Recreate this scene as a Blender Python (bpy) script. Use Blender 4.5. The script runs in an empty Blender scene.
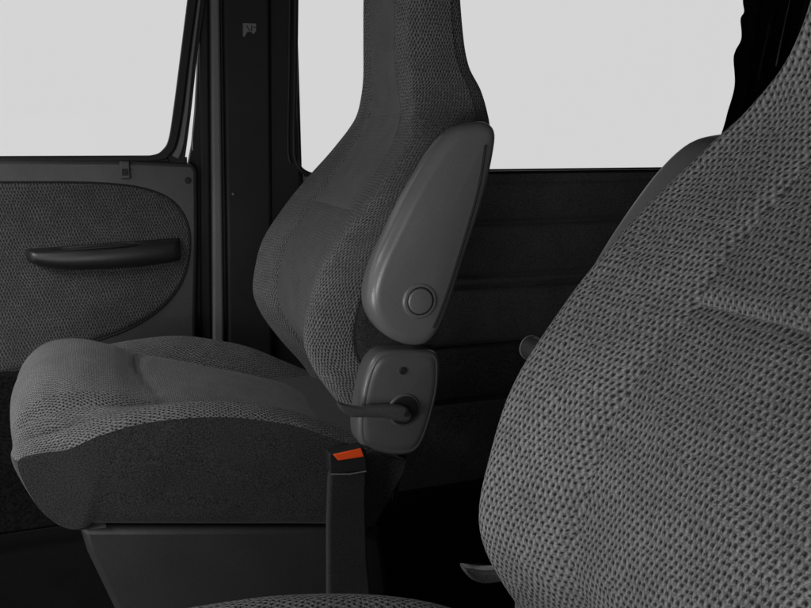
import bpy, bmesh, math, random
from mathutils import Vector
import mathutils.noise as mn
random.seed(4)
S = bpy.context.scene
C = S.collection
# ------------------------------------------------------------------ camera
FPX = 800.0; YAW = math.radians(20.5); PITCH = math.atan(158/800); ZC = 0.90
cd = bpy.data.cameras.new('camera'); cam = bpy.data.objects.new('camera', cd); C.objects.link(cam)
cd.sensor_width = 36; cd.lens = 36*FPX/811; cd.clip_start = 0.02; cd.clip_end = 200
cam.location = (0, 0, ZC); cam.rotation_euler = (math.pi/2-PITCH, 0, -YAW)
S.camera = cam
# ------------------------------------------------------------------ world (even pale grey daylight)
W = bpy.data.worlds.new('World'); S.world = W; W.use_nodes = True
bg = W.node_tree.nodes['Background']; bg.inputs[0].default_value = (.685, .685, .685, 1); bg.inputs[1].default_value = 1.0
S.view_settings.view_transform = 'Standard'; S.view_settings.look = 'None'
S.view_settings.exposure = 0; S.view_settings.gamma = 1
# ------------------------------------------------------------------ lamps: soft light through windscreen and open door, plus two added fills inside
def area(name, loc, target, sx, sy, power):
    l = bpy.data.lights.new(name, 'AREA'); l.shape = 'RECTANGLE'; l.size = sx; l.size_y = sy; l.energy = power
    o = bpy.data.objects.new(name, l); C.objects.link(o); o.location = loc
    o.rotation_euler = (Vector(target)-Vector(loc)).to_track_quat('-Z', 'Y').to_euler()
area('windscreen_light', (-1.3, .8, 1.8), (.1, 1.0, .5), 1.2, .45, 42)
area('door_light', (-.35, -.75, .75), (.35, 1.0, .65), .7, .6, 4.6)
area('gap_fill', (-.42, .58, .50), (.3, .55, .58), .26, .26, 3.2)  # added fill between the seats, brightens the near seat's lower back
area('close_fill', (-.32, -.10, .66), (.35, .45, .55), .22, .22, 3.0)  # added fill close to the camera, no real source there

# ------------------------------------------------------------------ helpers
cf = Vector((math.sin(YAW)*math.cos(PITCH), math.cos(YAW)*math.cos(PITCH), -math.sin(PITCH)))
cr = Vector((math.cos(YAW), -math.sin(YAW), 0)); cu = cr.cross(cf)
def P(px, py, Y):
    "measured point of the photograph laid on the plane y = Y -> (x, z)"
    d = cf+cr*((px-405.5)/FPX)-cu*((py-304)/FPX); t = Y/d.y
    return (d.x*t, d.z*t+ZC)
def cat(pts, n, closed=False):
    "Catmull-Rom through pts, n samples per span"
    pts = [Vector(p) for p in pts]; m = len(pts); out = []
    for i in range(m if closed else m-1):
        if closed: a, b, c, d = pts[(i-1) % m], pts[i], pts[(i+1) % m], pts[(i+2) % m]
        else: a, b, c, d = pts[max(i-1, 0)], pts[i], pts[i+1], pts[min(i+2, m-1)]
        for k in range(n):
            t = k/n
            out.append(0.5*((2*b)+(c-a)*t+(2*a-5*b+4*c-d)*t*t+(3*b-a-3*c+d)*t**3))
    if not closed: out.append(pts[-1])
    return out
def lut(tab, z):
    "smooth interpolation of a table [(z, value)]"
    if z <= tab[0][0]: return tab[0][1]
    if z >= tab[-1][0]: return tab[-1][1]
    for i in range(len(tab)-1):
        if tab[i][0] <= z <= tab[i+1][0]:
            z0, a = tab[max(i-1, 0)]; z1, b = tab[i]; z2, c = tab[i+1]; z3, d = tab[min(i+2, len(tab)-1)]
            h = z2-z1; t = (z-z1)/h
            m1 = (c-a)/max(z2-z0, 1e-6)*h; m2 = (d-b)/max(z3-z1, 1e-6)*h
            return (2*t**3-3*t*t+1)*b+(t**3-2*t*t+t)*m1+(-2*t**3+3*t*t)*c+(t**3-t*t)*m2
def link(name, me, mat, parent=None, smooth=True):
    me.materials.append(mat)
    if smooth:
        for p in me.polygons: p.use_smooth = True
    o = bpy.data.objects.new(name, me); C.objects.link(o)
    if parent:
        o.parent = parent
    return o
def bmobj(name, bm, mat, parent=None, smooth=True, bevel=0, angle=40):
    bmesh.ops.recalc_face_normals(bm, faces=bm.faces)
    me = bpy.data.meshes.new(name); bm.to_mesh(me); bm.free()
    o = link(name, me, mat, parent, smooth)
    if bevel:
        m = o.modifiers.new('bevel', 'BEVEL'); m.width = bevel; m.segments = 3; m.limit_method = 'ANGLE'; m.angle_limit = math.radians(30)
    if smooth: me.set_sharp_from_angle(angle=math.radians(angle))
    return o
def grid_obj(name, G, mat, parent, uv, closed_u=False, caps=False):
    "G[i][j] points; uv[i][j]"
    n, m = len(G), len(G[0]); vs = [tuple(G[i][j]) for i in range(n) for j in range(m)]
    fs = []; fu = []
    for i in range(n-1):
        for j in range(m-1):
            fs.append((i*m+j, i*m+j+1, (i+1)*m+j+1, (i+1)*m+j))
    me = bpy.data.meshes.new(name); me.from_pydata(vs, [], fs)
    ul = me.uv_layers.new(name='UVMap')
    flat = [uv[i][j] for i in range(n) for j in range(m)]
    for lp in me.loops: ul.data[lp.index].uv = flat[lp.vertex_index]
    me.update()
    return link(name, me, mat, parent)
def empty(name, loc, label, cat_, group=None):
    o = bpy.data.objects.new(name, None); C.objects.link(o); o.location = loc; o.empty_display_size = .1
    o['label'] = label; o['category'] = cat_
    if group: o['group'] = group
    return o
def tag(o, label, cat_): o['label'] = label; o['category'] = cat_
def structure(o, label=None):
    o['kind'] = 'structure'
    if label: o['label'] = label
    return o
def box(bm, x0, x1, y0, y1, z0, z1):
    r = bmesh.ops.create_cube(bm, size=1)
    bmesh.ops.scale(bm, vec=(x1-x0, y1-y0, z1-z0), verts=r['verts'])
    bmesh.ops.translate(bm, vec=((x0+x1)/2, (y0+y1)/2, (z0+z1)/2), verts=r['verts'])
    return r['verts']
def prism(bm, outline, y0, y1):
    "outline [(x,z)] pulled from y0 to y1"
    a = [bm.verts.new((x, y0, z)) for x, z in outline]; b = [bm.verts.new((x, y1, z)) for x, z in outline]
    n = len(a); bm.faces.new(a); bm.faces.new(b[::-1])
    for i in range(n): bm.faces.new((a[i], b[i], b[(i+1) % n], a[(i+1) % n]))
def resample(pts, n):
    L = [0]; m = len(pts)
    for i in range(m): L.append(L[-1]+(Vector(pts[(i+1) % m])-Vector(pts[i])).length)
    out = []; k = 0
    for i in range(n):
        s = L[-1]*i/n
        while L[k+1] < s: k += 1
        t = (s-L[k])/(L[k+1]-L[k]+1e-9)
        out.append(Vector(pts[k]).lerp(Vector(pts[(k+1) % m]), t))
    return out
def pillow(bm, outline, yf, yb, r, dome=0.0, n=96, steps=8, groove=None, rb=0):
    """rounded slab with the given (x,z) outline; face at yf is rounded over radius r and domed; back flat at yb.
    groove=(inset, depth) cuts a shallow line that follows the rim"""
    pts = resample(cat([(p[0], p[1], 0) for p in outline], 8, True), n)
    pts = [Vector((p[0], p[1])) for p in pts]
    A = sum(pts[i].x*pts[(i+1) % n].y-pts[(i+1) % n].x*pts[i].y for i in range(n))
    sg = 1 if A > 0 else -1
    nor = []
    for i in range(n):
        t = (pts[(i+2) % n]-pts[(i-2) % n]).normalized(); nor.append(Vector((-t.y, t.x))*sg)
    cen = sum(pts, Vector((0, 0)))/n
    dirn = 1 if yf > yb else -1
    rings = []
    def ring(ins, y):
        rings.append([bm.verts.new(((p+q*ins).x, y, (p+q*ins).y)) for p, q in zip(pts, nor)])
    if rb:
        for k in range(steps): a_ = math.pi/2*(1-k/steps); ring(rb*(1-math.cos(a_)), yb+dirn*rb*(1-math.sin(a_)))
    ring(0, yb+dirn*rb)
    for k in range(steps+1):
        a = math.pi/2*k/steps
        ring(r*(1-math.cos(a)), yf-dirn*r*(1-math.sin(a)))
    if groove:
        g, dd, w = groove
        for ins, dy in ((g-w, 0), (g-w*.3, -dd), (g+w*.3, -dd), (g+w, 0)): ring(ins, yf+dirn*dy)
    last = [v.co.copy() for v in rings[-1]]
    for k in (.85, .7, .5, .3, .12):
        rings.append([bm.verts.new((cen.x+(c.x-cen.x)*k, yf+dirn*dome*(1-k*k), cen.y+(c.z-cen.y)*k)) for c in last])
    for a, b in zip(rings, rings[1:]):
        for i in range(n): bm.faces.new((a[i], a[(i+1) % n], b[(i+1) % n], b[i]))
    bm.faces.new(rings[0][::-1]); bm.faces.new(rings[-1])
def tube(bm, path, rad, seg=12, flat=1.0, axis=None):
    "swept tube, rad may be list; closed ends"
    rings = []
    for i, p in enumerate(path):
        p = Vector(p); t = (Vector(path[min(i+1, len(path)-1)])-Vector(path[max(i-1, 0)])).normalized()
        up = Vector(axis) if axis else Vector((0, 0, 1))
        if abs(t.dot(up)) > .98: up = Vector((1, 0, 0))
        a = t.cross(up).normalized(); b = a.cross(t)
        r = rad[i] if isinstance(rad, (list, tuple)) else rad
        rings.append([bm.verts.new(p+a*(r*flat*math.cos(2*math.pi*k/seg))+b*(r*math.sin(2*math.pi*k/seg))) for k in range(seg)])
    for x, y in zip(rings, rings[1:]):
        for k in range(seg): bm.faces.new((x[k], x[(k+1) % seg], y[(k+1) % seg], y[k]))
    bm.faces.new(rings[0][::-1]); bm.faces.new(rings[-1])

# ------------------------------------------------------------------ materials
def newmat(name):
    m = bpy.data.materials.new(name); m.use_nodes = True
    nt = m.node_tree; return m, nt, nt.nodes['Principled BSDF']
def N(nt, t, **k):
    n = nt.nodes.new(t)
    for a, b in k.items(): setattr(n, a, b)
    return n
def math_(nt, op, a, b=None, c=None):
    n = N(nt, 'ShaderNodeMath', operation=op)
    for i, v in enumerate((a, b, c)):
        if v is None: continue
        if hasattr(v, 'default_value') or hasattr(v, 'is_linked'): nt.links.new(v, n.inputs[i])
        else: n.inputs[i].default_value = v
    return n.outputs[0]
def g(v): return (v, v, v, 1)
def knit(name, base, hole, pitch=.0060, ratio=1.12, shear=.5, depth=.0035, rough=.9, lo=.09, hi=.37, rnd=.30, strength=1.0):
    "coarse knitted upholstery: staggered small holes between crossing yarns"
    m, nt, b = newmat(name); L = nt.links.new
    tc = N(nt, 'ShaderNodeTexCoord'); sep = N(nt, 'ShaderNodeSeparateXYZ'); L(tc.outputs['UV'], sep.inputs[0])
    # a slow wobble keeps the rows from being ruler straight
    nz = N(nt, 'ShaderNodeTexNoise'); nz.inputs['Scale'].default_value = 28; L(tc.outputs['UV'], nz.inputs['Vector'])
    wob = math_(nt, 'MULTIPLY', math_(nt, 'SUBTRACT', nz.outputs[0], .5), pitch*1.7)
    v = math_(nt, 'DIVIDE', math_(nt, 'ADD', sep.outputs[1], wob), pitch*ratio)
    u = math_(nt, 'ADD', math_(nt, 'DIVIDE', math_(nt, 'ADD', sep.outputs[0], wob), pitch), math_(nt, 'MULTIPLY', v, shear))
    cmb = N(nt, 'ShaderNodeCombineXYZ'); L(u, cmb.inputs[0]); L(v, cmb.inputs[1])
    vo = N(nt, 'ShaderNodeTexVoronoi', voronoi_dimensions='2D', feature='F1'); vo.inputs['Scale'].default_value = 1
    vo.inputs['Randomness'].default_value = rnd; L(cmb.outputs[0], vo.inputs['Vector'])
    mr = N(nt, 'ShaderNodeMapRange', interpolation_type='SMOOTHSTEP'); L(vo.outputs['Distance'], mr.inputs['Value'])
    # nap: cloth brushed lighter and darker in soft patches a few centimetres wide
    nap = N(nt, 'ShaderNodeTexNoise'); nap.inputs['Scale'].default_value = 22; nap.inputs['Detail'].default_value = 4; nap.inputs['Roughness'].default_value = .65
    L(tc.outputs['UV'], nap.inputs['Vector'])
    mr.inputs['From Min'].default_value = lo; mr.inputs['From Max'].default_value = hi
    # yarn relief between the holes
    yarn = N(nt, 'ShaderNodeTexNoise', noise_dimensions='2D'); yarn.inputs['Scale'].default_value = 2.6; yarn.inputs['Detail'].default_value = 3
    L(cmb.outputs[0], yarn.inputs['Vector'])
    fz = N(nt, 'ShaderNodeTexNoise'); fz.inputs['Scale'].default_value = 900; fz.inputs['Detail'].default_value = 2; L(tc.outputs['UV'], fz.inputs['Vector'])
    def rib(c): return math_(nt, 'ABSOLUTE', math_(nt, 'SINE', math_(nt, 'MULTIPLY', math_(nt, 'SUBTRACT', c, rnd/2), math.pi)))
    diag = math_(nt, 'SUBTRACT', u, v)
    thr = math_(nt, 'ADD', math_(nt, 'MULTIPLY', rib(u), .45), math_(nt, 'MULTIPLY', rib(diag), .35))
    hgt = math_(nt, 'ADD', math_(nt, 'ADD', mr.outputs[0], thr), math_(nt, 'ADD', math_(nt, 'MULTIPLY', yarn.outputs[0], .6), math_(nt, 'MULTIPLY', fz.outputs[0], .35)))
    bp = N(nt, 'ShaderNodeBump'); bp.inputs['Distance'].default_value = depth; bp.inputs['Strength'].default_value = strength
    L(hgt, bp.inputs['Height']); L(bp.outputs[0], b.inputs['Normal'])
    mix = N(nt, 'ShaderNodeMix', data_type='RGBA'); L(mr.outputs[0], mix.inputs['Factor'])
    mix.inputs['A'].default_value = g(hole)
    tone = N(nt, 'ShaderNodeMapRange'); L(math_(nt, 'ADD', math_(nt, 'ADD', math_(nt, 'MULTIPLY', yarn.outputs[0], .4), math_(nt, 'MULTIPLY', fz.outputs[0], .4)), math_(nt, 'ADD', math_(nt, 'MULTIPLY', math_(nt, 'SUBTRACT', thr, .45), .6), math_(nt, 'MULTIPLY', math_(nt, 'SUBTRACT', nap.outputs[0], .5), .35))), tone.inputs['Value'])
    tone.inputs['From Min'].default_value = .34; tone.inputs['From Max'].default_value = .66
    tone.inputs['To Min'].default_value = base*.5; tone.inputs['To Max'].default_value = base*1.5
    L(tone.outputs[0], mix.inputs['B']); L(mix.outputs['Result'], b.inputs['Base Color'])
    b.inputs['Roughness'].default_value = rough; b.inputs['Specular IOR Level'].default_value = .2
    b.inputs['Sheen Weight'].default_value = .15; b.inputs['Sheen Roughness'].default_value = .5
    return m
def cloth(name, base, var=.5, scale=700, rough=.95, bump=.0006, sheen=.1, spec=.2):
    m, nt, b = newmat(name); L = nt.links.new
    tc = N(nt, 'ShaderNodeTexCoord')
    a = N(nt, 'ShaderNodeTexNoise'); a.inputs['Scale'].default_value = scale; a.inputs['Detail'].default_value = 3; a.inputs['Roughness'].default_value = .7
    L(tc.outputs['Object'], a.inputs['Vector'])
    c = N(nt, 'ShaderNodeTexNoise'); c.inputs['Scale'].default_value = 14; c.inputs['Detail'].default_value = 4; L(tc.outputs['Object'], c.inputs['Vector'])
    t = math_(nt, 'ADD', math_(nt, 'MULTIPLY', a.outputs[0], .88), math_(nt, 'MULTIPLY', c.outputs[0], .12))
    mr = N(nt, 'ShaderNodeMapRange'); L(t, mr.inputs['Value']); mr.inputs['From Min'].default_value = .40; mr.inputs['From Max'].default_value = .60
    mr.inputs['To Min'].default_value = base*(1-var); mr.inputs['To Max'].default_value = base*(1+var)
    L(mr.outputs[0], b.inputs['Base Color'])
    bp = N(nt, 'ShaderNodeBump'); bp.inputs['Distance'].default_value = bump; L(a.outputs[0], bp.inputs['Height']); L(bp.outputs[0], b.inputs['Normal'])
    b.inputs['Roughness'].default_value = rough; b.inputs['Specular IOR Level'].default_value = spec
    b.inputs['Sheen Weight'].default_value = sheen
    return m
def plastic(name, base, rough=.45, spec=.5, bump=.00025, scale=620, var=.3, metallic=0):
    m, nt, b = newmat(name); L = nt.links.new
    tc = N(nt, 'ShaderNodeTexCoord')
    a = N(nt, 'ShaderNodeTexNoise'); a.inputs['Scale'].default_value = scale; a.inputs['Detail'].default_value = 2; L(tc.outputs['Object'], a.inputs['Vector'])
    c = N(nt, 'ShaderNodeTexNoise'); c.inputs['Scale'].default_value = 9; c.inputs['Detail'].default_value = 5; L(tc.outputs['Object'], c.inputs['Vector'])
    mr = N(nt, 'ShaderNodeMapRange'); L(c.outputs[0], mr.inputs['Value']); mr.inputs['From Min'].default_value = .3; mr.inputs['From Max'].default_value = .7
    mr.inputs['To Min'].default_value = rough-.06; mr.inputs['To Max'].default_value = rough+.08; L(mr.outputs[0], b.inputs['Roughness'])
    m2 = N(nt, 'ShaderNodeMapRange'); L(a.outputs[0], m2.inputs['Value']); m2.inputs['From Min'].default_value = .3; m2.inputs['From Max'].default_value = .7
    m2.inputs['To Min'].default_value = base*(1-var); m2.inputs['To Max'].default_value = base*(1+var); L(m2.outputs[0], b.inputs['Base Color'])
    bp = N(nt, 'ShaderNodeBump'); bp.inputs['Distance'].default_value = bump; L(a.outputs[0], bp.inputs['Height']); L(bp.outputs[0], b.inputs['Normal'])
    b.inputs['Specular IOR Level'].default_value = spec; b.inputs['Metallic'].default_value = metallic
    return m
M = {}
M['knit'] = knit('coarse_knit', .128, .003, pitch=.0051, depth=.0026)
M['knit_side'] = M['knit']
M['insert'] = knit('insert_knit', .112, .003, pitch=.0046, ratio=1.2, shear=.5, lo=.09, hi=.38, depth=.0028)
M['velour'] = knit('cushion_front_cloth', .124, .02, pitch=.0034, ratio=1.1, depth=.0010, lo=.05, hi=.40)
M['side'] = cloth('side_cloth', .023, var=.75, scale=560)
M['doorcloth'] = knit('door_cloth', .066, .02, pitch=.0062, ratio=1.2, depth=.0009, lo=.1, hi=.45)
M['arm'] = plastic('armrest_vinyl', .112, rough=.33, spec=.6, bump=.0001, scale=700, var=.14)
M['cover'] = plastic('recliner_cover_plastic', .078, rough=.36, var=.14, bump=.0001)
M['base'] = plastic('seat_base_plastic', .022, rough=.5)
M['trim'] = plastic('door_trim_plastic', .038, rough=.48)
M['dark'] = plastic('dark_trim_plastic', .010, rough=.6, spec=.3)
M['handle'] = plastic('pull_handle_plastic', .015, rough=.42, spec=.5)
M['black'] = plastic('black_rubber', .012, rough=.6, spec=.3)
M['blackgloss'] = plastic('black_paint', .015, rough=.25, spec=.5)
M['greystrip'] = plastic('grey_weatherstrip', .11, rough=.5)
M['wall'] = cloth('side_wall_vinyl', .12, var=.5, scale=420)
M['wall_low'] = cloth('lower_wall_dark', .05, var=.6, scale=380, sheen=0, spec=.1)  # darker tone for the wall below the lowest visible crease
M['sleeve'] = cloth('buckle_sleeve', .015, var=.6, scale=560)
M['carpet'] = cloth('floor_carpet', .004, var=.5, scale=350, sheen=0, spec=.05)
M['roof'] = cloth('headliner', .05)
M['metal'] = plastic('lever_plastic', .055, rough=.28, spec=.8)
M['chrome'] = plastic('chrome_edge', .55, rough=.25, metallic=1)
M['curtain'] = cloth('black_curtain', .007, var=.5, scale=200, sheen=0, spec=.05)
M['label'] = plastic('pale_label', .13, rough=.6)
om, nt, ob = newmat('orange_button'); ob.inputs['Base Color'].default_value = (.78, .075, .012, 1); ob.inputs['Roughness'].default_value = .4
M['orange'] = om
gm, nt, gb = newmat('window_glass')
tr = N(nt, 'ShaderNodeBsdfTransparent'); tr.inputs[0].default_value = (.985, .985, .985, 1)
gl = N(nt, 'ShaderNodeBsdfGlossy'); gl.inputs['Roughness'].default_value = .02
fr = N(nt, 'ShaderNodeFresnel'); fr.inputs['IOR'].default_value = 1.06
mx = N(nt, 'ShaderNodeMixShader'); nt.links.new(fr.outputs[0], mx.inputs[0]); nt.links.new(tr.outputs[0], mx.inputs[1]); nt.links.new(gl.outputs[0], mx.inputs[2])
nt.links.new(mx.outputs[0], nt.nodes['Material Output'].inputs['Surface'])
M['glass'] = gm

# ================================================================== the van round the seats
ZF = -.04
bm = bmesh.new(); box(bm, -1.3, 2.5, -.35, 2.05, ZF-.05, ZF)
structure(bmobj('floor', bm, M['carpet'], smooth=False))
bm = bmesh.new(); box(bm, -.75, 2.5, -.35, 2.1, 1.42, 1.46)
structure(bmobj('ceiling', bm, M['roof'], smooth=False))
bm = bmesh.new(); box(bm, 2.46, 2.5, -.35, 2.05, ZF, 1.42)
structure(bmobj('wall_rear', bm, M['wall'], smooth=False))
bm = bmesh.new(); box(bm, .60, 2.46, -.35, -.31, ZF, 1.42); box(bm, -.75, .60, -.35, -.31, 1.04, 1.42); box(bm, -.75, -.72, -.31, 1.95, 1.32, 1.42)  # unseen header boxes over door and windscreen, added to cut ambient light
structure(bmobj('wall_near', bm, M['wall'], smooth=False))

# ---- far side wall behind the pillar: padded panel with pressed creases
YW = 1.95
side = empty('side_wall', (.46, YW, 0), 'black padded van side wall with horizontal creases below the rear side window', 'side wall')
def rel(o, p):
    o.location = Vector(o.location)-Vector(p.location); return o
zs = [ZF+i*(.832-ZF)/240 for i in range(241)]
xs = [.462+i*(2.46-.462)/60 for i in range(61)]
def wally(z, x):
    y = YW
    for c, w, d in ((.694, .006, .010), (.548, .005, .009), (.518, .006, .014), (.358, .006, .010), (.2, .006, .01), (.805, .004, .004)):
        y += 1.4*d*math.exp(-((z-c)/w)**2)
    y += .010*max(0, (z-.79)/.042)**2*(1 if z > .79 else 0)          # rolls back to the sill
    if .524 < z < .543: y -= .006
    for a, b in ((.70, .805), (.552, .69), (.362, .515), (.2, .355)):   # padding swells between creases
        if a < z < b: y -= .020*math.sin(math.pi*(z-a)/(b-a))**.6
    y += .004*mn.noise(Vector((x*3, z*6, 0)))
    return y
G = [[(x, wally(z, x), z) for x in xs] for z in zs]
kz = min(range(len(zs)), key=lambda i: abs(zs[i]-.358))
o = grid_obj('wall_panel', G[kz:], M['wall'], side, [[(x, z) for x in xs] for z in zs[kz:]]); rel(o, side)
o = grid_obj('lower_panel', G[:kz+1], M['wall_low'], side, [[(x, z) for x in xs] for z in zs[:kz+1]]); rel(o, side)
bm = bmesh.new(); box(bm, .464, 2.46, YW+.004, YW+.075, .826, .834); box(bm, .43, .50, YW+.035, YW+.05, ZF, .830)
rel(bmobj('window_sill', bm, M['dark'], side, smooth=False), side)
bm = bmesh.new(); box(bm, .46, 2.46, YW+.012, YW+.08, 1.36, 1.42)
rel(bmobj('upper_rail', bm, M['wall'], side, smooth=False), side)

# ---- rear side window (frame and pane)
win = empty('rear_side_window', (1.2, YW+.05, .83), 'wide rear side window with black rubber edge above the padded side wall', 'window')
bm = bmesh.new()
path = cat([(*a, 0) for a in [P(300, -60, YW), P(299.5, 0, YW), P(298.5, 80, YW), P(297.5, 140, YW), P(300, 163, YW), P(311, 174.5, YW+.03), P(340, 176, YW+.04)]], 8)
tube(bm, [(p.x-.006, YW+.015, p.y) for p in path], .007, 10)
tube(bm, [(p.x-.022, YW+.006, p.y) for p in path[:33]], .004, 8)
box(bm, .55, 1.85, YW+.045, YW+.06, .832, .838)
rel(bmobj('window_frame', bm, M['black'], win), win)
bm = bmesh.new(); box(bm, .44, 2.44, YW+.062, YW+.066, .80, 1.45)
rel(bmobj('pane', bm, M['glass'], win, smooth=False), win)

# ---- centre pillar between the door and the rear window
pil = empty('centre_pillar', (.36, YW, ZF), 'dark pillar between front door and rear window with a small pale label high up', 'pillar')
def vstrip(name, tx, bx, y0, y1, mat, zt=1.42, zb=ZF, bev=.004, parent=pil):
    "upright strip; tx, bx = (x0,x1) at z=1.23 and z=.45"
    bm = bmesh.new()
    def ex(a, b, z): return b+(a-b)*(z-.45)/(1.23-.45)
    ol = [(ex(tx[0], bx[0], zb), zb), (ex(tx[1], bx[1], zb), zb), (ex(tx[1], bx[1], zt), zt), (ex(tx[0], bx[0], zt), zt)]
    prism(bm, ol, y0, y1)
    return rel(bmobj(name, bm, mat, parent, smooth=True, bevel=bev), parent)
vstrip('pillar_trim', (.284, .392), (.262, .372), 1.945, 2.05, M['dark'], bev=.008)
vstrip('pillar_shoulder', (.393, .450), (.373, .464), 1.962, 2.05, M['dark'], bev=.006)
vstrip('pillar_edge', (.448, .462), (.452, .466), 1.972, 2.05, M['black'], bev=.004)
vstrip('weatherstrip', (.256, .276), (.226, .252), 1.940, 1.985, M['greystrip'], bev=.006)
vstrip('rubber_seal', (.232, .2535), (.198, .2235), 1.955, 1.99, M['black'], bev=.006)
jb = [P(*q, 1.965) for q in [(207, -60), (201, 0), (199.0, 40), (197.6, 75), (195.6, 110), (192.2, 145), (188.5, 165), (186, 260), (186, 400), (186, 620), (215, 620), (216, 300), (218, 0), (220, -60)]]
bm = bmesh.new(); prism(bm, jb, 1.965, 2.0)
rel(bmobj('jamb', bm, M['black'], pil, bevel=.002), pil)
vstrip('seal_lip', (.2775, .283), (.2535, .2605), 1.950, 1.99, M['black'], bev=.002)
# label: small torn pale sticker, and a tiny screw below it
a = [P(x, y, 1.9435) for x, y in [(243, 23), (256, 23.5), (256, 31), (253.5, 34), (251, 31.5), (247, 32), (244.5, 37), (243, 36)]]
bm = bmesh.new(); prism(bm, a, 1.9435, 1.946)
rel(bmobj('label', bm, M['label'], pil, smooth=False), pil)
bm = bmesh.new()
for qd in ([(246, 25), (247, 25), (250, 31), (249, 31)], [(251, 25), (252, 25), (252, 31), (251, 31)], [(253, 27), (255.5, 26.5), (255.5, 27.5), (253, 28)]):
    prism(bm, [P(*t, 1.9435) for t in qd], 1.9431, 1.945)
lm = bmobj('label_marks', bm, M['dark'], bpy.data.objects['label'], smooth=False); lm.location = -Vector(pil.location)-Vector(bpy.data.objects['label'].location)
bm = bmesh.new(); c = P(233, 194, 1.944)
pillow(bm, [(c[0]+.0032*math.cos(t*math.pi/4), c[1]+.0032*math.sin(t*math.pi/4)) for t in range(8)], 1.941, 1.947, .0015, n=24, steps=3)
rel(bmobj('trim_screw', bm, M['greystrip'], pil), pil)

# ---- front passenger door
door = empty('front_door', (.0, 1.95, ZF), 'closed front door with cloth insert, pull handle and large side window', 'car door')
YD = 1.93
# lower trim body
bm = bmesh.new()
ol = [(-1.2, ZF+.05), (.165, ZF+.05), (.178, .30), (.186, .50), (.200, .70), (.206, .845), (.196, .860), (.05, .868), (-.3, .872), (-1.2, .872)]
prism(bm, ol, YD, 2.02)
rel(bmobj('door_panel', bm, M['trim'], door, bevel=.009), door)
bm = bmesh.new(); prism(bm, [(-1.2, ZF+.06), (.162, ZF+.06), (.172, .30), (.17, .36), (.10, .395), (-.10, .405), (-1.2, .405)], YD-.012, YD+.01)
rel(bmobj('lower_panel', bm, M['curtain'], door, bevel=.01), door)
# sill ledge rolling back to the glass
bm = bmesh.new()
n = 8
for a0, a1 in zip(range(n), range(1, n+1)):
    pass
prism(bm, [(-1.2, .866), (.150, .862), (.140, .879), (-1.2, .879)], YD+.012, 1.965)
rel(bmobj('window_sill', bm, M['dark'], door, bevel=.004), door)
# cloth insert, slightly proud, with stitched recess round it
ins = [P(*q, YD) for q in [(100, 183), (150, 190), (178, 206), (190, 235), (185, 275), (165, 305), (130, 328), (80, 346), (0, 374)]]
ins = ins+[(-.8, .36), (-1.1, .38), (-1.15, .6), (-1.1, .80), (-.8, .822)]+[P(-100, 183, YD), P(0, 182, YD)]
oc = resample(cat([(a, b, 0) for a, b in ins], 8, True), 160)
bm = bmesh.new(); cen = Vector((-.45, .60))
# dense fan-free fill: rows between lower and upper edges
def inside_rows(outline, nx, y_of, mat, name, parent, stp=.004):
    xs_ = sorted(p[0] for p in outline); x0, x1 = xs_[0]+1e-4, xs_[-1]-1e-4
    cols = []
    m_ = len(outline)
    for i in range(nx+1):
        x = x0+(x1-x0)*(1-math.cos(math.pi*i/nx))/2
        zz = []
        for k in range(m_):
            p, q = outline[k], outline[(k+1) % m_]
            if (p[0]-x)*(q[0]-x) <= 0 and p[0] != q[0]:
                zz.append(p[1]+(q[1]-p[1])*(x-p[0])/(q[0]-p[0]))
        lo, hi = min(zz), max(zz); K = 40
        col = []
        for k in range(K+1):
            z = lo+(hi-lo)*(1-math.cos(math.pi*k/K))/2
            e = min(1, min((z-lo), (hi-z))/.012, (x1-x)/.004 if x > 0 else 1)
            col.append((x, y_of(x, z)+stp*(1-max(0, e)**.5), z))
        cols.append(col)
    return rel(grid_obj(name, cols, mat, parent, [[(c[0], c[2]) for c in col] for col in cols]), parent)
inside_rows([(p.x, p.y) for p in oc], 160, lambda x, z: YD-.0045-.006*math.exp(-((x-.03)/.12)**2-((z-.56)/.07)**2), M['doorcloth'], 'cloth_insert', door, .0075)
# dark piping line around the insert
bm = bmesh.new(); tube(bm, [(p.x, YD-.0005, p.y) for p in oc+[oc[0]]], .0022, 8, axis=(0, 1, 0))
rel(bmobj('insert_piping', bm, M['black'], door), door)
# pull handle: long scoop, wide lip in front, dark finger well behind its upper edge
NS = 64; rings = []; bm = bmesh.new()
def hprof(t):
    x = -.170+.328*t
    zt = .6775+.0125*t; zb = .6405-.012*math.sin(math.pi*min(1, t*1.02))**.7-.002*t+.014*max(0, 1-t/.28)**2
    e = min(1, (t/.05)**.5) if t < .05 else (min(1, ((1-t)/.03)**.5) if t > .97 else 1)
    dp = (.010+.032*math.sin(math.pi*min(1, .12+t*.84))**.6)*e
    return x, zt, zb, dp
for i in range(NS+1):
    t = i/NS; x, zt, zb, dp = hprof(t); h = zt-zb; w = math.exp(-((t-.46)/.25)**6)   # w: where the finger well is
    prof = [(-.006, zb+.002), (.25*dp, zb-.001), (.7*dp, zb+h*.06), (.95*dp, zb+h*.25), (dp, zb+h*.5), (.93*dp, zb+h*.78), (.80*dp, zt-h*.12), (.72*dp, zt-h*.10),
            (.62*dp, zt-h*(.08+.42*w)), (.40*dp, zt-h*(.02+.55*w)), (.22*dp, zt-h*(.0+.30*w)), (.16*dp, zt-.0005), (.05*dp, zt+.001), (-.006, zt)]
    rings.append([bm.verts.new((x, YD-.004-d, z)) for d, z in prof])
for a, b in zip(rings, rings[1:]):
    for k in range(len(a)-1): bm.faces.new((a[k], a[k+1], b[k+1], b[k]))
bm.faces.new(rings[0]); bm.faces.new(rings[-1][::-1])
hd = rel(bmobj('pull_handle', bm, M['handle'], door, angle=50), door)
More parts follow.
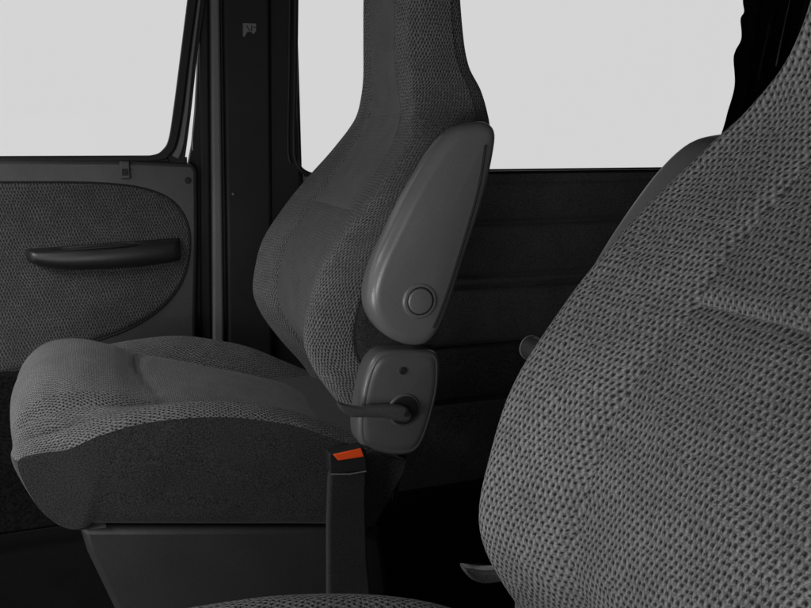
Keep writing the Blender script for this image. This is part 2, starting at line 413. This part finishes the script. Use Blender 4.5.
bm = bmesh.new(); tube(bm, [(-.090, YD-.0335, .6755), (-.05, YD-.0350, .6765), (0, YD-.0355, .6790), (.035, YD-.0350, .6805), (.066, YD-.0335, .6825)], [.0012, .0042, .0046, .0042, .0012], 12, flat=1.4)
fs = bmobj('finger_slot', bm, M['black'], hd); fs.location = -Vector(door.location)-Vector(hd.location)
# clip under the window and screw in the corner
bm = bmesh.new(); cx, cz = P(125, 170, YD)
prism(bm, [(cx-.011, cz-.020), (cx+.011, cz-.020), (cx+.011, cz+.020), (cx-.011, cz+.020)], YD-.008, YD+.01)
ck = rel(bmobj('window_clip', bm, M['trim'], door, bevel=.003), door)
bm = bmesh.new(); box(bm, cx-.007, cx+.007, YD-.0085, YD-.006, cz-.012, cz+.003)
cs = bmobj('clip_slot', bm, M['black'], ck, smooth=False); cs.location = -Vector(door.location)-Vector(ck.location)
bm = bmesh.new(); c = P(188, 180.5, YD-.003)
pillow(bm, [(c[0]+.0075*math.cos(t*math.pi/4), c[1]+.0075*math.sin(t*math.pi/4)) for t in range(8)], YD-.003, YD+.004, .002, n=32, steps=4)
rel(bmobj('trim_screw', bm, M['black'], door), door)
# window frame: rubber channel curving from sill up the rear edge, pale highlight strip on the outer frame, pane
def ribbon(name, inner, outer, y0, y1, mat, bev=.003):
    a = cat([(*P(*q, YD), 0) for q in inner], 6); b = cat([(*P(*q, YD), 0) for q in outer], 6)
    bm = bmesh.new()
    va = [[bm.verts.new((p.x, y, p.y)) for p in a] for y in (y0, y1)]
    vb = [[bm.verts.new((p.x, y, p.y)) for p in b] for y in (y0, y1)]
    k = len(a)
    for i in range(k-1):
        bm.faces.new((va[0][i], va[0][i+1], vb[0][i+1], vb[0][i])); bm.faces.new((va[1][i], vb[1][i], vb[1][i+1], va[1][i+1]))
        bm.faces.new((va[0][i], va[1][i], va[1][i+1], va[0][i+1])); bm.faces.new((vb[0][i], vb[0][i+1], vb[1][i+1], vb[1][i]))
    for i in (0, k-1): bm.faces.new((va[0][i], vb[0][i], vb[1][i], va[1][i]))
    return rel(bmobj(name, bm, mat, door, bevel=bev), door)
ribbon('rubber_channel', [(195, -60), (188, 0), (180.5, 60), (174, 110), (169.5, 138), (164, 149), (153, 155), (120, 156.8), (0, 158), (-300, 158)],
       [(206, -60), (197, 0), (189, 60), (183, 110), (177, 142), (171, 154), (160, 160.5), (120, 161.5), (0, 162), (-300, 162)], YD+.004, YD+.03, M['black'])
ribbon('frame_highlight', [(207, -60), (198.6, 0), (190.6, 60), (184.6, 110), (178.6, 143), (172, 155.5)],
       [(209.5, -60), (201.5, 0), (194.0, 60), (189, 110), (184, 145), (179, 159)], YD+.010, YD+.03, M['greystrip'], bev=.002)  # highlight along the frame put in as a pale grey strip
ribbon('frame_backing', [(204, -60), (196, 0), (188, 60), (182, 110), (176, 140), (168, 160)],
       [(212, -60), (204, 0), (196, 60), (190.6, 105), (187.2, 140), (183, 162)], YD+.016, YD+.03, M['black'], bev=0.001)
bm = bmesh.new(); prism(bm, [P(*t, YD+.014) for t in [(160, 154), (187, 157), (187.5, 168), (160, 168)]], YD+.014, YD+.03)
rel(bmobj('frame_corner', bm, M['black'], door, smooth=False), door)
ribbon('rubber_lip', [(211, -60), (203, 0), (195.5, 60), (189.8, 108), (186, 140), (181, 160)],
       [(213, -60), (205.5, 0), (197.5, 60), (192.6, 104), (188.6, 136), (185, 162)], YD+.012, YD+.03, M['black'], bev=.001)
bm = bmesh.new(); box(bm, -1.2, .20, YD+.018, YD+.022, .84, 1.6)
rel(bmobj('pane', bm, M['glass'], door, smooth=False), door)

# ---- black curtain and rear pillar behind the rear window
bm = bmesh.new()
edge = [P(*q, 1.93) for q in [(747, -80), (745, -30), (745, 0), (746, 11), (742, 19), (742, 38), (736, 50), (733.5, 60), (733.5, 85), (728, 110), (721, 135), (700, 190)]]
ed = cat([(a, b, 0) for a, b in edge], 6)
G = []; UV = []
for p in ed:
    row = []; 
    for j in range(41):
        s = j/40; x = p.x+s*.30
        row.append((x, 1.93+.012*math.sin(s*34+1.5*mn.noise(Vector((0, p.y*5, 1))))+.006*mn.noise(Vector((s*6, p.y*9, 3))), p.y))
    G.append(row); UV.append([(q[0], q[2]) for q in row])
cu_ = grid_obj('curtain', G, M['curtain'], None, UV)
sm = cu_.modifiers.new('cloth_thickness', 'SOLIDIFY'); sm.thickness = .003
tag(cu_, 'gathered black curtain hanging at the rear edge of the rear side window', 'curtain')
rp = empty('rear_pillar', (2.05, 1.9, ZF), 'dark rear pillar behind the black curtain with a thin bright edge strip', 'pillar')
bm = bmesh.new(); prism(bm, [(1.86, .6), (2.46, .6), (2.46, 1.42), (1.98, 1.42)], 1.905, 1.915)
rel(bmobj('pillar_trim', bm, M['black'], rp, bevel=.003), rp)
def strip(name, q0, q1, w, Y, mat):
    a, b = P(*q0, Y), P(*q1, Y); bm = bmesh.new()
    tube(bm, [(a[0], Y, a[1]), ((a[0]+b[0])/2-.003, Y, (a[1]+b[1])/2), (b[0], Y, b[1])], w, 8)
    rel(bmobj(name, bm, mat, rp), rp)
strip('edge_strip', (797, -30), (776, 66), .0022, 1.898, M['chrome'])
strip('trim_seam', (783, -30), (758, 80), .004, 1.90, M['dark'])

# ================================================================== the captain seats
FRONT = [(.30, .42), (.38, .400), (.44, .374), (.50, .328), (.56, .288), (.605, .273), (.66, .281), (.72, .303), (.78, .346), (.84, .396), (.90, .447), (.95, .475), (1.0, .482), (1.08, .483), (1.17, .484), (1.26, .490), (1.33, .50)]
BACK = [(.30, .44), (.40, .455), (.50, .47), (.60, .492), (.70, .513), (.80, .548), (.88, .588), (.94, .607), (.99, .606), (1.03, .589), (1.09, .579), (1.16, .571), (1.25, .568), (1.33, .56)]
HALF = [(.30, .19), (.38, .215), (.45, .236), (.52, .249), (.60, .255), (.68, .257), (.75, .257), (.80, .256), (.85, .248), (.90, .224), (.93, .200), (.96, .174), (1.0, .151), (1.05, .139), (1.15, .136), (1.25, .134), (1.33, .128)]
REC = [(.3, .03), (.45, .040), (.6, .036), (.75, .028), (.85, .018), (.95, .006), (1.05, -.004), (1.33, -.006)]
WI = [(.3, .56), (.6, .57), (.72, .54), (.80, .50), (.88, .48), (.96, .50), (1.05, .5), (1.33, .5)]
ZTOP = 1.33
def back_section(z, lean, soft=False):
    xf = lut(FRONT, z); xb = lut(BACK, z); w = lut(HALF, z); rc = lut(REC, z); wi = lut(WI, z)
    T = xb-xf; fr_ = .065+.0*z
    top = max(0, (z-(ZTOP-.07))/.07); k = math.sqrt(max(0.02, 1-top*top)) if top > 0 else 1
    mid = (xf+xb)/2
    seam = min(.072, T*.5)
    bol = [(0, rc), (.30*w, rc), (wi*w-.012, rc*.97), (wi*w, rc*.90), (wi*w+.014, rc*.60), (.80*w, .004), (.90*w, .0), (.965*w, .016), (.992*w, seam*.62), (1.0*w, seam)]
    sid = [(1.0*w, seam), (1.0*w, (seam+T)*.5), (.985*w, T-.026), (.93*w, T-.004), (.84*w, T+.002), (.4*w, T+.004), (0, T+.004)]
    a = cat([(y, x, 0) for y, x in bol], 9); b = cat([(y, x, 0) for y, x in sid], 8)
    iseam = 3*9; nb = len(a)-1
    pts = a+b[1:]
    out = [(p.x*k, mid+((xf+p.y)-mid)*k) for p in pts]
    def dent(i, dep, wd):
        for q in range(max(0, i-3), min(len(out), i+4)):
            d = dep*math.exp(-((q-i)/wd)**2); y, x = out[q]
            v = Vector((0-y*.6, mid+.02-x)); v.normalize() if v.length > 0 else None
            out[q] = (y+v.x*d, x+v.y*d)
    def ss(a_, b_): t_ = min(1, max(0, (z-a_)/(b_-a_))); return t_*t_*(3-2*t_)
    kd = (.2+.5*ss(.74, .86)-.4*ss(.90, 1.02)) if soft else 1-.75*ss(.88, 1.02)
    dent(iseam, .006*kd, .9); dent(nb, .005*kd*(1-ss(.80, .90)), .9)
    dx = -.018*min(1, max(0, (z-.92)/.10)) if lean < 0 else 0
    return [(y, x+dx) for y, x in out], iseam, nb
def seat_back(root, lean, sd):
    m_ins, m_sh, m_hd = ('insert', 'shoulder', 'knit') if lean < 0 else ('insert_fine', 'shoulder_fine', 'shoulder_fine')
    Z = [.30+i*(ZTOP-.30)/206 for i in range(207)]
    rows = []
    for z in Z:
        sec, iseam, nb = back_section(z, lean, lean < 0)
        full = [(-y, x) for y, x in sec[::-1][:-1]]+sec            # from back centre over -y side, front, +y side
        rows.append(full)
    H = len(sec)
    G = []
    for z, full in zip(Z, rows):
        r = []
        for j, (y, x) in enumerate(full):
            p = Vector((x, y, z))
            # stitched seams across: shoulder panel / headrest
            aj = abs(j-(H-1))
            if z > .955 and aj in (iseam-1, iseam, iseam+1): pass
            for zc, dep, lim in ((.795-.03*(aj/H)**2, .005 if lean < 0 else .003, iseam), (.955+.25*y*y, .0016, iseam)):
                if aj <= lim: p.x += (-.004*max(0, min(1, (z-zc)/.012))*max(0, 1-(z-zc)/.13)*min(1, (lim-aj)/3) if lean < 0 and lim == iseam and zc < .9 and z > zc else 0)+dep*math.exp(-((z-zc)/.0055)**2)
            p += Vector((1, 0, 0))*.0025*mn.noise(Vector((y*11+sd, z*11, sd)))
            r.append(p)
        G.append(r)
    UV = []
    vacc = 0; prevc = None
    for i, r in enumerate(G):
        c = r[H-1]
        if prevc is not None: vacc += math.hypot(Z[i]-Z[i-1], lut(FRONT, Z[i])-lut(FRONT, Z[i-1]))
        prevc = c; us = [0]*len(r)
        for j in range(H, len(r)): us[j] = us[j-1]+math.hypot(rows[i][j][0]-rows[i][j-1][0], rows[i][j][1]-rows[i][j-1][1])
        for j in range(H-2, -1, -1): us[j] = us[j+1]-math.hypot(rows[i][j][0]-rows[i][j+1][0], rows[i][j][1]-rows[i][j+1][1])
        UV.append([(u_, vacc) for u_ in us])
    def part(name, j0, j1, mat, i0=0, i1=None, par=root):
        return grid_obj(name, [r[j0:j1+1] for r in G[i0:i1]], mat, par, [u_[j0:j1+1] for u_ in UV[i0:i1]])
    c = H-1
    ih = min(range(len(Z)), key=lambda i: abs(Z[i]-.955)); im = min(range(len(Z)), key=lambda i: abs(Z[i]-.795))
    part('centre_panel', c-iseam, c+iseam, M[m_ins], 0, im+1)
    part('shoulder_panel', c-iseam, c+iseam, M[m_sh], im, ih+1)
    for a, b in ((c-nb, c-iseam), (c+iseam, c+nb)): part('side_bolster', a, b, M['knit'], 0, ih+1)
    is_ = min(range(len(Z)), key=lambda i: abs(Z[i]-.915))
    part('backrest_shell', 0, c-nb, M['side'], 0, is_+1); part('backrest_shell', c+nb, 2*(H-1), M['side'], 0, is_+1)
    hr = part('headrest', c-iseam, c+iseam, M[m_hd], ih)
    for a, b in ((c-nb, c-iseam), (c+iseam, c+nb)): part('headrest_bolster', a, b, M['knit'], ih, None, hr)
    for a, b in ((0, c-nb), (c+nb, 2*(H-1))): part('headrest_flank', a, b, M['knit'], is_, None, hr)
    # close the top
    bm = bmesh.new(); vs = [bm.verts.new(p) for p in G[-1][:-1]]; bm.faces.new(vs)
    bmobj('headrest_top', bm, M['side'], hr, smooth=False)
M['shoulder'] = knit('shoulder_knit', .105, .004, pitch=.0048, ratio=1.2, lo=.09, hi=.37, depth=.0028)

CK = dict(  # cushion sections across the seat: (x, z) from front bottom over the top to the back
 C=[(-.03, .361), (-.076, .367), (-.116, .392), (-.141, .43), (-.157, .475), (-.155, .525), (-.120, .564), (-.065, .572), (-.01, .556), (.045, .527), (.13, .500), (.24, .466), (.34, .425), (.42, .39)],
 V=[(-.03, .361), (-.076, .367), (-.114, .392), (-.138, .43), (-.150, .470), (-.140, .500), (-.105, .524), (-.06, .530), (-.01, .522), (.05, .506), (.13, .488), (.24, .456), (.34, .418), (.42, .385)],
 R=[(-.03, .361), (-.076, .367), (-.108, .392), (-.133, .432), (-.147, .472), (-.130, .492), (-.085, .502), (-.035, .514), (.03, .525), (.10, .526), (.17, .517), (.26, .492), (.35, .445), (.42, .41)],
 E=[(-.03, .361), (-.079, .368), (-.108, .395), (-.127, .435), (-.135, .476), (-.113, .485), (-.072, .486), (-.03, .500), (.03, .511), (.10, .511), (.17, .502), (.26, .476), (.34, .436), (.42, .40)])
def seat_cushion(root, sd, dz=0):
    n = 8
    cs = {k: cat([(a, b, 0) for a, b in v], n) for k, v in CK.items()}
    nu = len(cs['C'])
    ys = [(0, 'C'), (.10, 'C'), (.158, 'V'), (.176, 'V'), (.222, 'R'), (.250, 'E')]
    wgt = []
    G = []
    for i in range(nu):
        c, v, r_, e = (cs[k][i] for k in 'CVRE')
        pts = [Vector((c.x, 0, c.y)), Vector((c.x*.98+v.x*.02, .07, c.y*.97+v.y*.03)), Vector((c.x*.6+v.x*.4, .125, c.y*.6+v.y*.4)), Vector((v.x, .163, v.y)),
               Vector(((r_.x+v.x)/2, .193, (r_.y*.62+v.y*.38))), Vector((r_.x, .218, r_.y)), Vector(((r_.x+e.x)/2, .240, r_.y*.62+e.y*.38)), Vector((e.x, .250, e.y))]
        dip = math.exp(-((i-50)/11)**2); pts[3].z -= .010*dip; pts[4].z -= .020*dip; pts[5].z += .002*dip; pts[4].x += .006*dip
        half = cat(pts, 8)
        for p in half: p.z += dz*min(1, max(0, (p.z-.34)/.1)); p.x -= .03*(dz > 0)
        full = [Vector((p.x, -p.y, p.z)) for p in half[::-1][:-1]]+half
        G.append(full)
    H = len(half); c = H-1; vseam = 3*8
    for i in range(nu):
        for j in range(len(G[i])):
            p = G[i][j]; aj = abs(j-c)
            d = .0035*math.exp(-((aj-vseam)/.9)**2)
            if aj < vseam: d += .004*math.exp(-((p.x-.035-.04*(p.y/.16)**2)/.006)**2) if i > 40 else 0
            p.z -= d; p.z += .0035*mn.noise(Vector((p.x*9, p.y*9, sd)))*(1 if aj < c-2 else 0)
    us = [[0]*len(r) for r in G]; vv = [0]*nu
    for i in range(nu):
        for j in range(H, 2*H-1): us[i][j] = us[i][j-1]+(G[i][j]-G[i][j-1]).length
        for j in range(H-2, -1, -1): us[i][j] = us[i][j+1]-(G[i][j]-G[i][j+1]).length
        if i: vv[i] = vv[i-1]+(G[i][c]-G[i-1][c]).length
    UV = [[(us[i][j], vv[i]) for j in range(2*H-1)] for i in range(nu)]
    def part(name, j0, j1, mat, i0=0, i1=None):
        return grid_obj(name, [r[j0:j1+1] for r in G[i0:i1]], mat, root, [q[j0:j1+1] for q in UV[i0:i1]])
    w_ = 20; f0 = 33; f1 = 69
    part('cushion_front', c-w_, c+w_, M['velour'], f0, f1)
    part('cushion_centre', c-w_, c+w_, M['velour2'], f1-1)
    part('cushion_bolster', 0, c-w_, M['knit'], f0); part('cushion_bolster', c+w_, 2*(H-1), M['knit'], f0)
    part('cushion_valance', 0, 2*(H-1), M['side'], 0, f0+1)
    # plain cloth skirt on both flanks, between the bolster edge and the bottom hem
    up = [(p.x, p.y) for p in cs['E'][f0:]]
    lo = [(p.x, p.y) for p in cs['E'][7:f0+1][::-1]]+[(x, .372-.178*(x+.09)) for x in [-.05+.02*k for k in range(22)]]+[(.40, .31), (.42, .40)]
    def rs(pl, n_):
        L = [0]
        for a, b in zip(pl, pl[1:]): L.append(L[-1]+math.dist(a, b))
        o_ = []; k = 0
        for i_ in range(n_):
            d = L[-1]*i_/(n_-1)
            while k < len(L)-2 and L[k+1] < d: k += 1
            t = min(1, (d-L[k])/(L[k+1]-L[k]+1e-9)); o_.append((pl[k][0]+(pl[k+1][0]-pl[k][0])*t, pl[k][1]+(pl[k+1][1]-pl[k][1])*t))
        return o_
    A_, B_ = rs(up, 90), rs(lo, 90)
    for sg in (-1, 1):
        rows = []
        for a, b in zip(A_, B_):
            row = []
            for k in range(21):
                t = k/20; x = a[0]+(b[0]-a[0])*t; z = a[1]+(b[1]-a[1])*t+dz*(1-t)
                y = .2503-.003*math.exp(-(t/.03)**2)-(.006*t*t if b[0] > -.055 and b[1] < .375 else .0008*t)-(.010*max(0, (t-.92)/.08)**2 if b[0] > -.055 and b[1] < .375 else 0)+.0016*mn.noise(Vector((x*7, z*7, sd+sg)))
                if t == 0: y = .2495
                row.append(Vector((x-.03*(dz > 0), sg*y, z)))
            rows.append(row)
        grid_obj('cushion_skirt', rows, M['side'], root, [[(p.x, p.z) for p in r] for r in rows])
    # hard underside pan closes the cushion
    bm = bmesh.new(); prism(bm, [(-.06, .375), (.39, .30), (.42, .40), (.40, .42), (0, .48), (-.09, .42)], -.232, .232)
    bmobj('cushion_pan', bm, M['side'], root, smooth=False)
M['velour2'] = knit('cushion_centre_cloth', .125, .02, pitch=.0034, ratio=1.1, depth=.0008, lo=.05, hi=.4)

M['insert_fine'] = knit('fine_insert_cloth', .080, .008, pitch=.0046, ratio=1.2, depth=.0012, lo=.06, hi=.34)
M['shoulder_fine'] = knit('fine_shoulder_cloth', .090, .022, pitch=.0038, ratio=1.1, depth=.0008, lo=.05, hi=.36)
def build_seat(cy, side, label, lean=0, sd=0.0, dx=0, dz=0, arm_dz=0, arm_rot=0, lev=0, arm_dx=0):
    "side = -1: armrest and recliner on the near flank, +1: on the far flank"
    root = empty('captain_seat', (dx, cy, ZF), label, 'car seat', 'captain seats in the front of the van')
    kids0 = set(C.objects)
    seat_back(root, lean, sd); seat_cushion(root, sd+3, dz)
    def yy(v): return side*v
    # pedestal box
    bm = bmesh.new()
    prism(bm, [(-.066, .362), (.390, .281), (.412, .10), (.43, ZF), (.03, ZF), (-.02, .20), (-.058, .32)], -.240, .240)
    bmobj('seat_base', bm, M['base'], root, bevel=.010)
    # armrest folded up, with pivot cap
    def arm_t(bm):
        ca, sa = math.cos(arm_rot), math.sin(arm_rot)
        for v in bm.verts:
            x, z = v.co.x-.45, v.co.z-.77
            v.co.x = .45+x*ca+z*sa+arm_dx; v.co.z = .77-x*sa+z*ca+arm_dz
    arm = [P(*q, 1.08) for q in [(472, 122.5), (488, 121.5), (497.5, 130), (497, 150), (486, 200), (466, 262), (448, 318), (432, 343), (410, 346.5), (387, 336), (372, 316), (369, 292), (377, 262), (392, 230), (412, 190), (436, 151), (455, 130)]]
    bm = bmesh.new(); pillow(bm, arm, yy(.322), yy(.262), .019, dome=.004, n=140, steps=8, rb=.026)
    arm_t(bm)
    ao = bmobj('armrest', bm, M['arm'], root, angle=60)
    # moulding line down the rear edge
    ln = cat([(*P(*q, 1.08), 0) for q in [(490, 145), (482, 192), (464, 254), (447.5, 304), (438, 327)]], 6)
    bm = bmesh.new(); tube(bm, [(p.x-.009, yy(.3238), p.y) for p in ln], .0019, 8, axis=(0, 1, 0)); arm_t(bm)
    bmobj('moulding_line', bm, M['black'], ao)
    cc = P(420, 301, 1.075)
    circ = lambda r_, k=24: [(cc[0]+r_*math.cos(2*math.pi*t/k), cc[1]+r_*math.sin(2*math.pi*t/k)) for t in range(k)]
    bm = bmesh.new(); pillow(bm, circ(.0275), yy(.3265), yy(.31), .004, n=48, steps=5); arm_t(bm)
    bmobj('pivot_ring', bm, M['arm'], ao)
    bm = bmesh.new(); pillow(bm, circ(.0215), yy(.3272), yy(.32), .0015, n=48, steps=3); arm_t(bm)
    bmobj('pivot_gap', bm, M['black'], ao)
    bm = bmesh.new(); pillow(bm, circ(.0195), yy(.3290), yy(.32), .003, dome=.001, n=48, steps=5); arm_t(bm)
    bmobj('pivot_cap', bm, M['arm'], ao)
    bm = bmesh.new(); tube(bm, [(cc[0], yy(.24), cc[1]), (cc[0], yy(.30), cc[1])], .018, 16); arm_t(bm)
    bmobj('pivot_shaft', bm, M['black'], ao)
    # recliner cover
    cv = [P(*q, 1.11) for q in [(386, 351), (412, 350), (430, 350.5), (438, 355), (440.5, 368), (438, 395), (428, 432), (418, 450), (403, 455.5), (380, 453), (361, 445), (357.5, 425), (360, 402), (366, 375), (374, 358)]]
    bm = bmesh.new(); pillow(bm, cv, yy(.292), yy(.252), .009, dome=.003, n=120, groove=(.0075, .0010, .0012))
    co = bmobj('recliner_cover', bm, M['cover'], root, angle=60)
    lc = P(405, 411, 1.10)
    def disc(r_, y1, y0, rr, name, mat, par, c_=lc, dome=0):
        bm = bmesh.new(); pillow(bm, [(c_[0]+r_*math.cos(2*math.pi*t/20), c_[1]+r_*math.sin(2*math.pi*t/20)) for t in range(20)], yy(y1), yy(y0), rr, dome=dome, n=40, steps=4)
        return bmobj(name, bm, mat, par)
    disc(.0265, .2975, .28, .003, 'lever_rim', M['cover'], co)
    disc(.0235, .2985, .28, .002, 'lever_recess', M['black'], co)
    sc = P(403, 371, 1.105); disc(.0058, .2965, .288, .001, 'cover_screw', M['black'], co, sc)
    # lever: flat cranked blade whose tip turns up
    k_ = .8 if lev else 1
    c0 = P(405, 412, 1.09)
    ol = [P(*q, 1.09) for q in [(337.5, 402.5), (342, 403.2), (350, 405.8), (362, 406.6), (380, 405.4), (396, 405), (406, 407), (411, 413), (408, 420), (398, 420.5), (382, 417.2), (364, 416.8), (352, 416.6), (344, 413.2), (339, 407.5)]]
    ol = [(c0[0]+(a-c0[0])*(1 if not lev else 1)+lev, c0[1]+(b-c0[1])*k_) for a, b in ol]
    bm = bmesh.new(); pillow(bm, ol, yy(.3165), yy(.302), .0042, dome=.0008, n=120, steps=6, rb=.003)
    lv = bmobj('recliner_lever', bm, M['metal'], root, angle=60)
    bm = bmesh.new(); pillow(bm, [(c0[0]+lev+.0055*math.cos(2*math.pi*t/16), c0[1]+.0055*math.sin(2*math.pi*t/16)) for t in range(16)], yy(.3185), yy(.295), .0015, n=32, steps=3)
    bmobj('lever_bolt', bm, M['black'], lv)
    if side > 0:   # round adjuster on the inboard flank of the close seat
        kc = P(527, 351, .60)
        kc = (kc[0]+.029, kc[1]-.004)
        disc(.0112, .3240, .300, .0012, 'adjuster_knob', M['dark'], root, kc)
        disc(.0117, .3236, .3224, .0003, 'adjuster_rim', M['greystrip'], root, kc)
    # hinge bracket behind the cover reaching down to the base
    bm = bmesh.new(); prism(bm, [P(*q, 1.16) for q in [(372, 448), (405, 458), (402, 470), (372, 524), (352, 530), (352, 450)]], yy(.238), yy(.254))
    bmobj('hinge_bracket', bm, M['side'], root, bevel=.004)
    for o in set(C.objects)-kids0:
        if o.parent is root: o.location = (0, 0, -ZF)
    return root
far = build_seat(1.40, -1, 'grey knit captain seat by the far door, armrest folded up on its near flank', 0, 1.3)
near = build_seat(.30, 1, 'large close captain seat cropped at the right edge, its knit holes clearly visible', -1, 7.7, -.012, .056, -.018, math.radians(5), -.006, .020)

# ================================================================== seat belt buckle beside the far seat
YB = 1.10
bk = empty('seat_belt_buckle', (.316, YB, ZF), 'seat belt buckle with orange press button on a black sleeve beside the far seat', 'seat belt buckle')
def q(*a): return [P(x, y, YB) for x, y in a]
def into(o, par=bk, base=bk): o.location = -Vector(base.location)-(Vector(par.location) if par is not base else Vector((0, 0, 0))); return o
bm = bmesh.new(); prism(bm, q((328.5, 454), (363, 447.5), (366.5, 452), (368, 472), (330, 474)), YB, YB+.024)
into(bmobj('housing', bm, M['dark'], bk, bevel=.003))
bm = bmesh.new(); prism(bm, q((333, 454.3), (361, 448.3), (364, 456.5), (338, 460.5)), YB-.0016, YB+.020)
into(bmobj('press_button', bm, M['orange'], bk, bevel=.0012))
bm = bmesh.new(); prism(bm, q((331, 475), (367, 472.5), (366.5, 500), (368, 560), (373, 610), (380, 700), (332, 700), (329, 600), (329, 530), (330, 490)), YB+.002, YB+.022)
into(bmobj('sleeve', bm, M['sleeve'], bk, bevel=.004))
bm = bmesh.new(); a, b = q((331, 474), (366, 471)); tube(bm, [(a[0], YB-.001, a[1]), ((a[0]+b[0])/2, YB-.002, (a[1]+b[1])/2-.002), (b[0], YB-.001, b[1])], .0012, 8)
into(bmobj('sleeve_rim', bm, M['greystrip'], bk))
# render
S.render.engine = 'CYCLES'
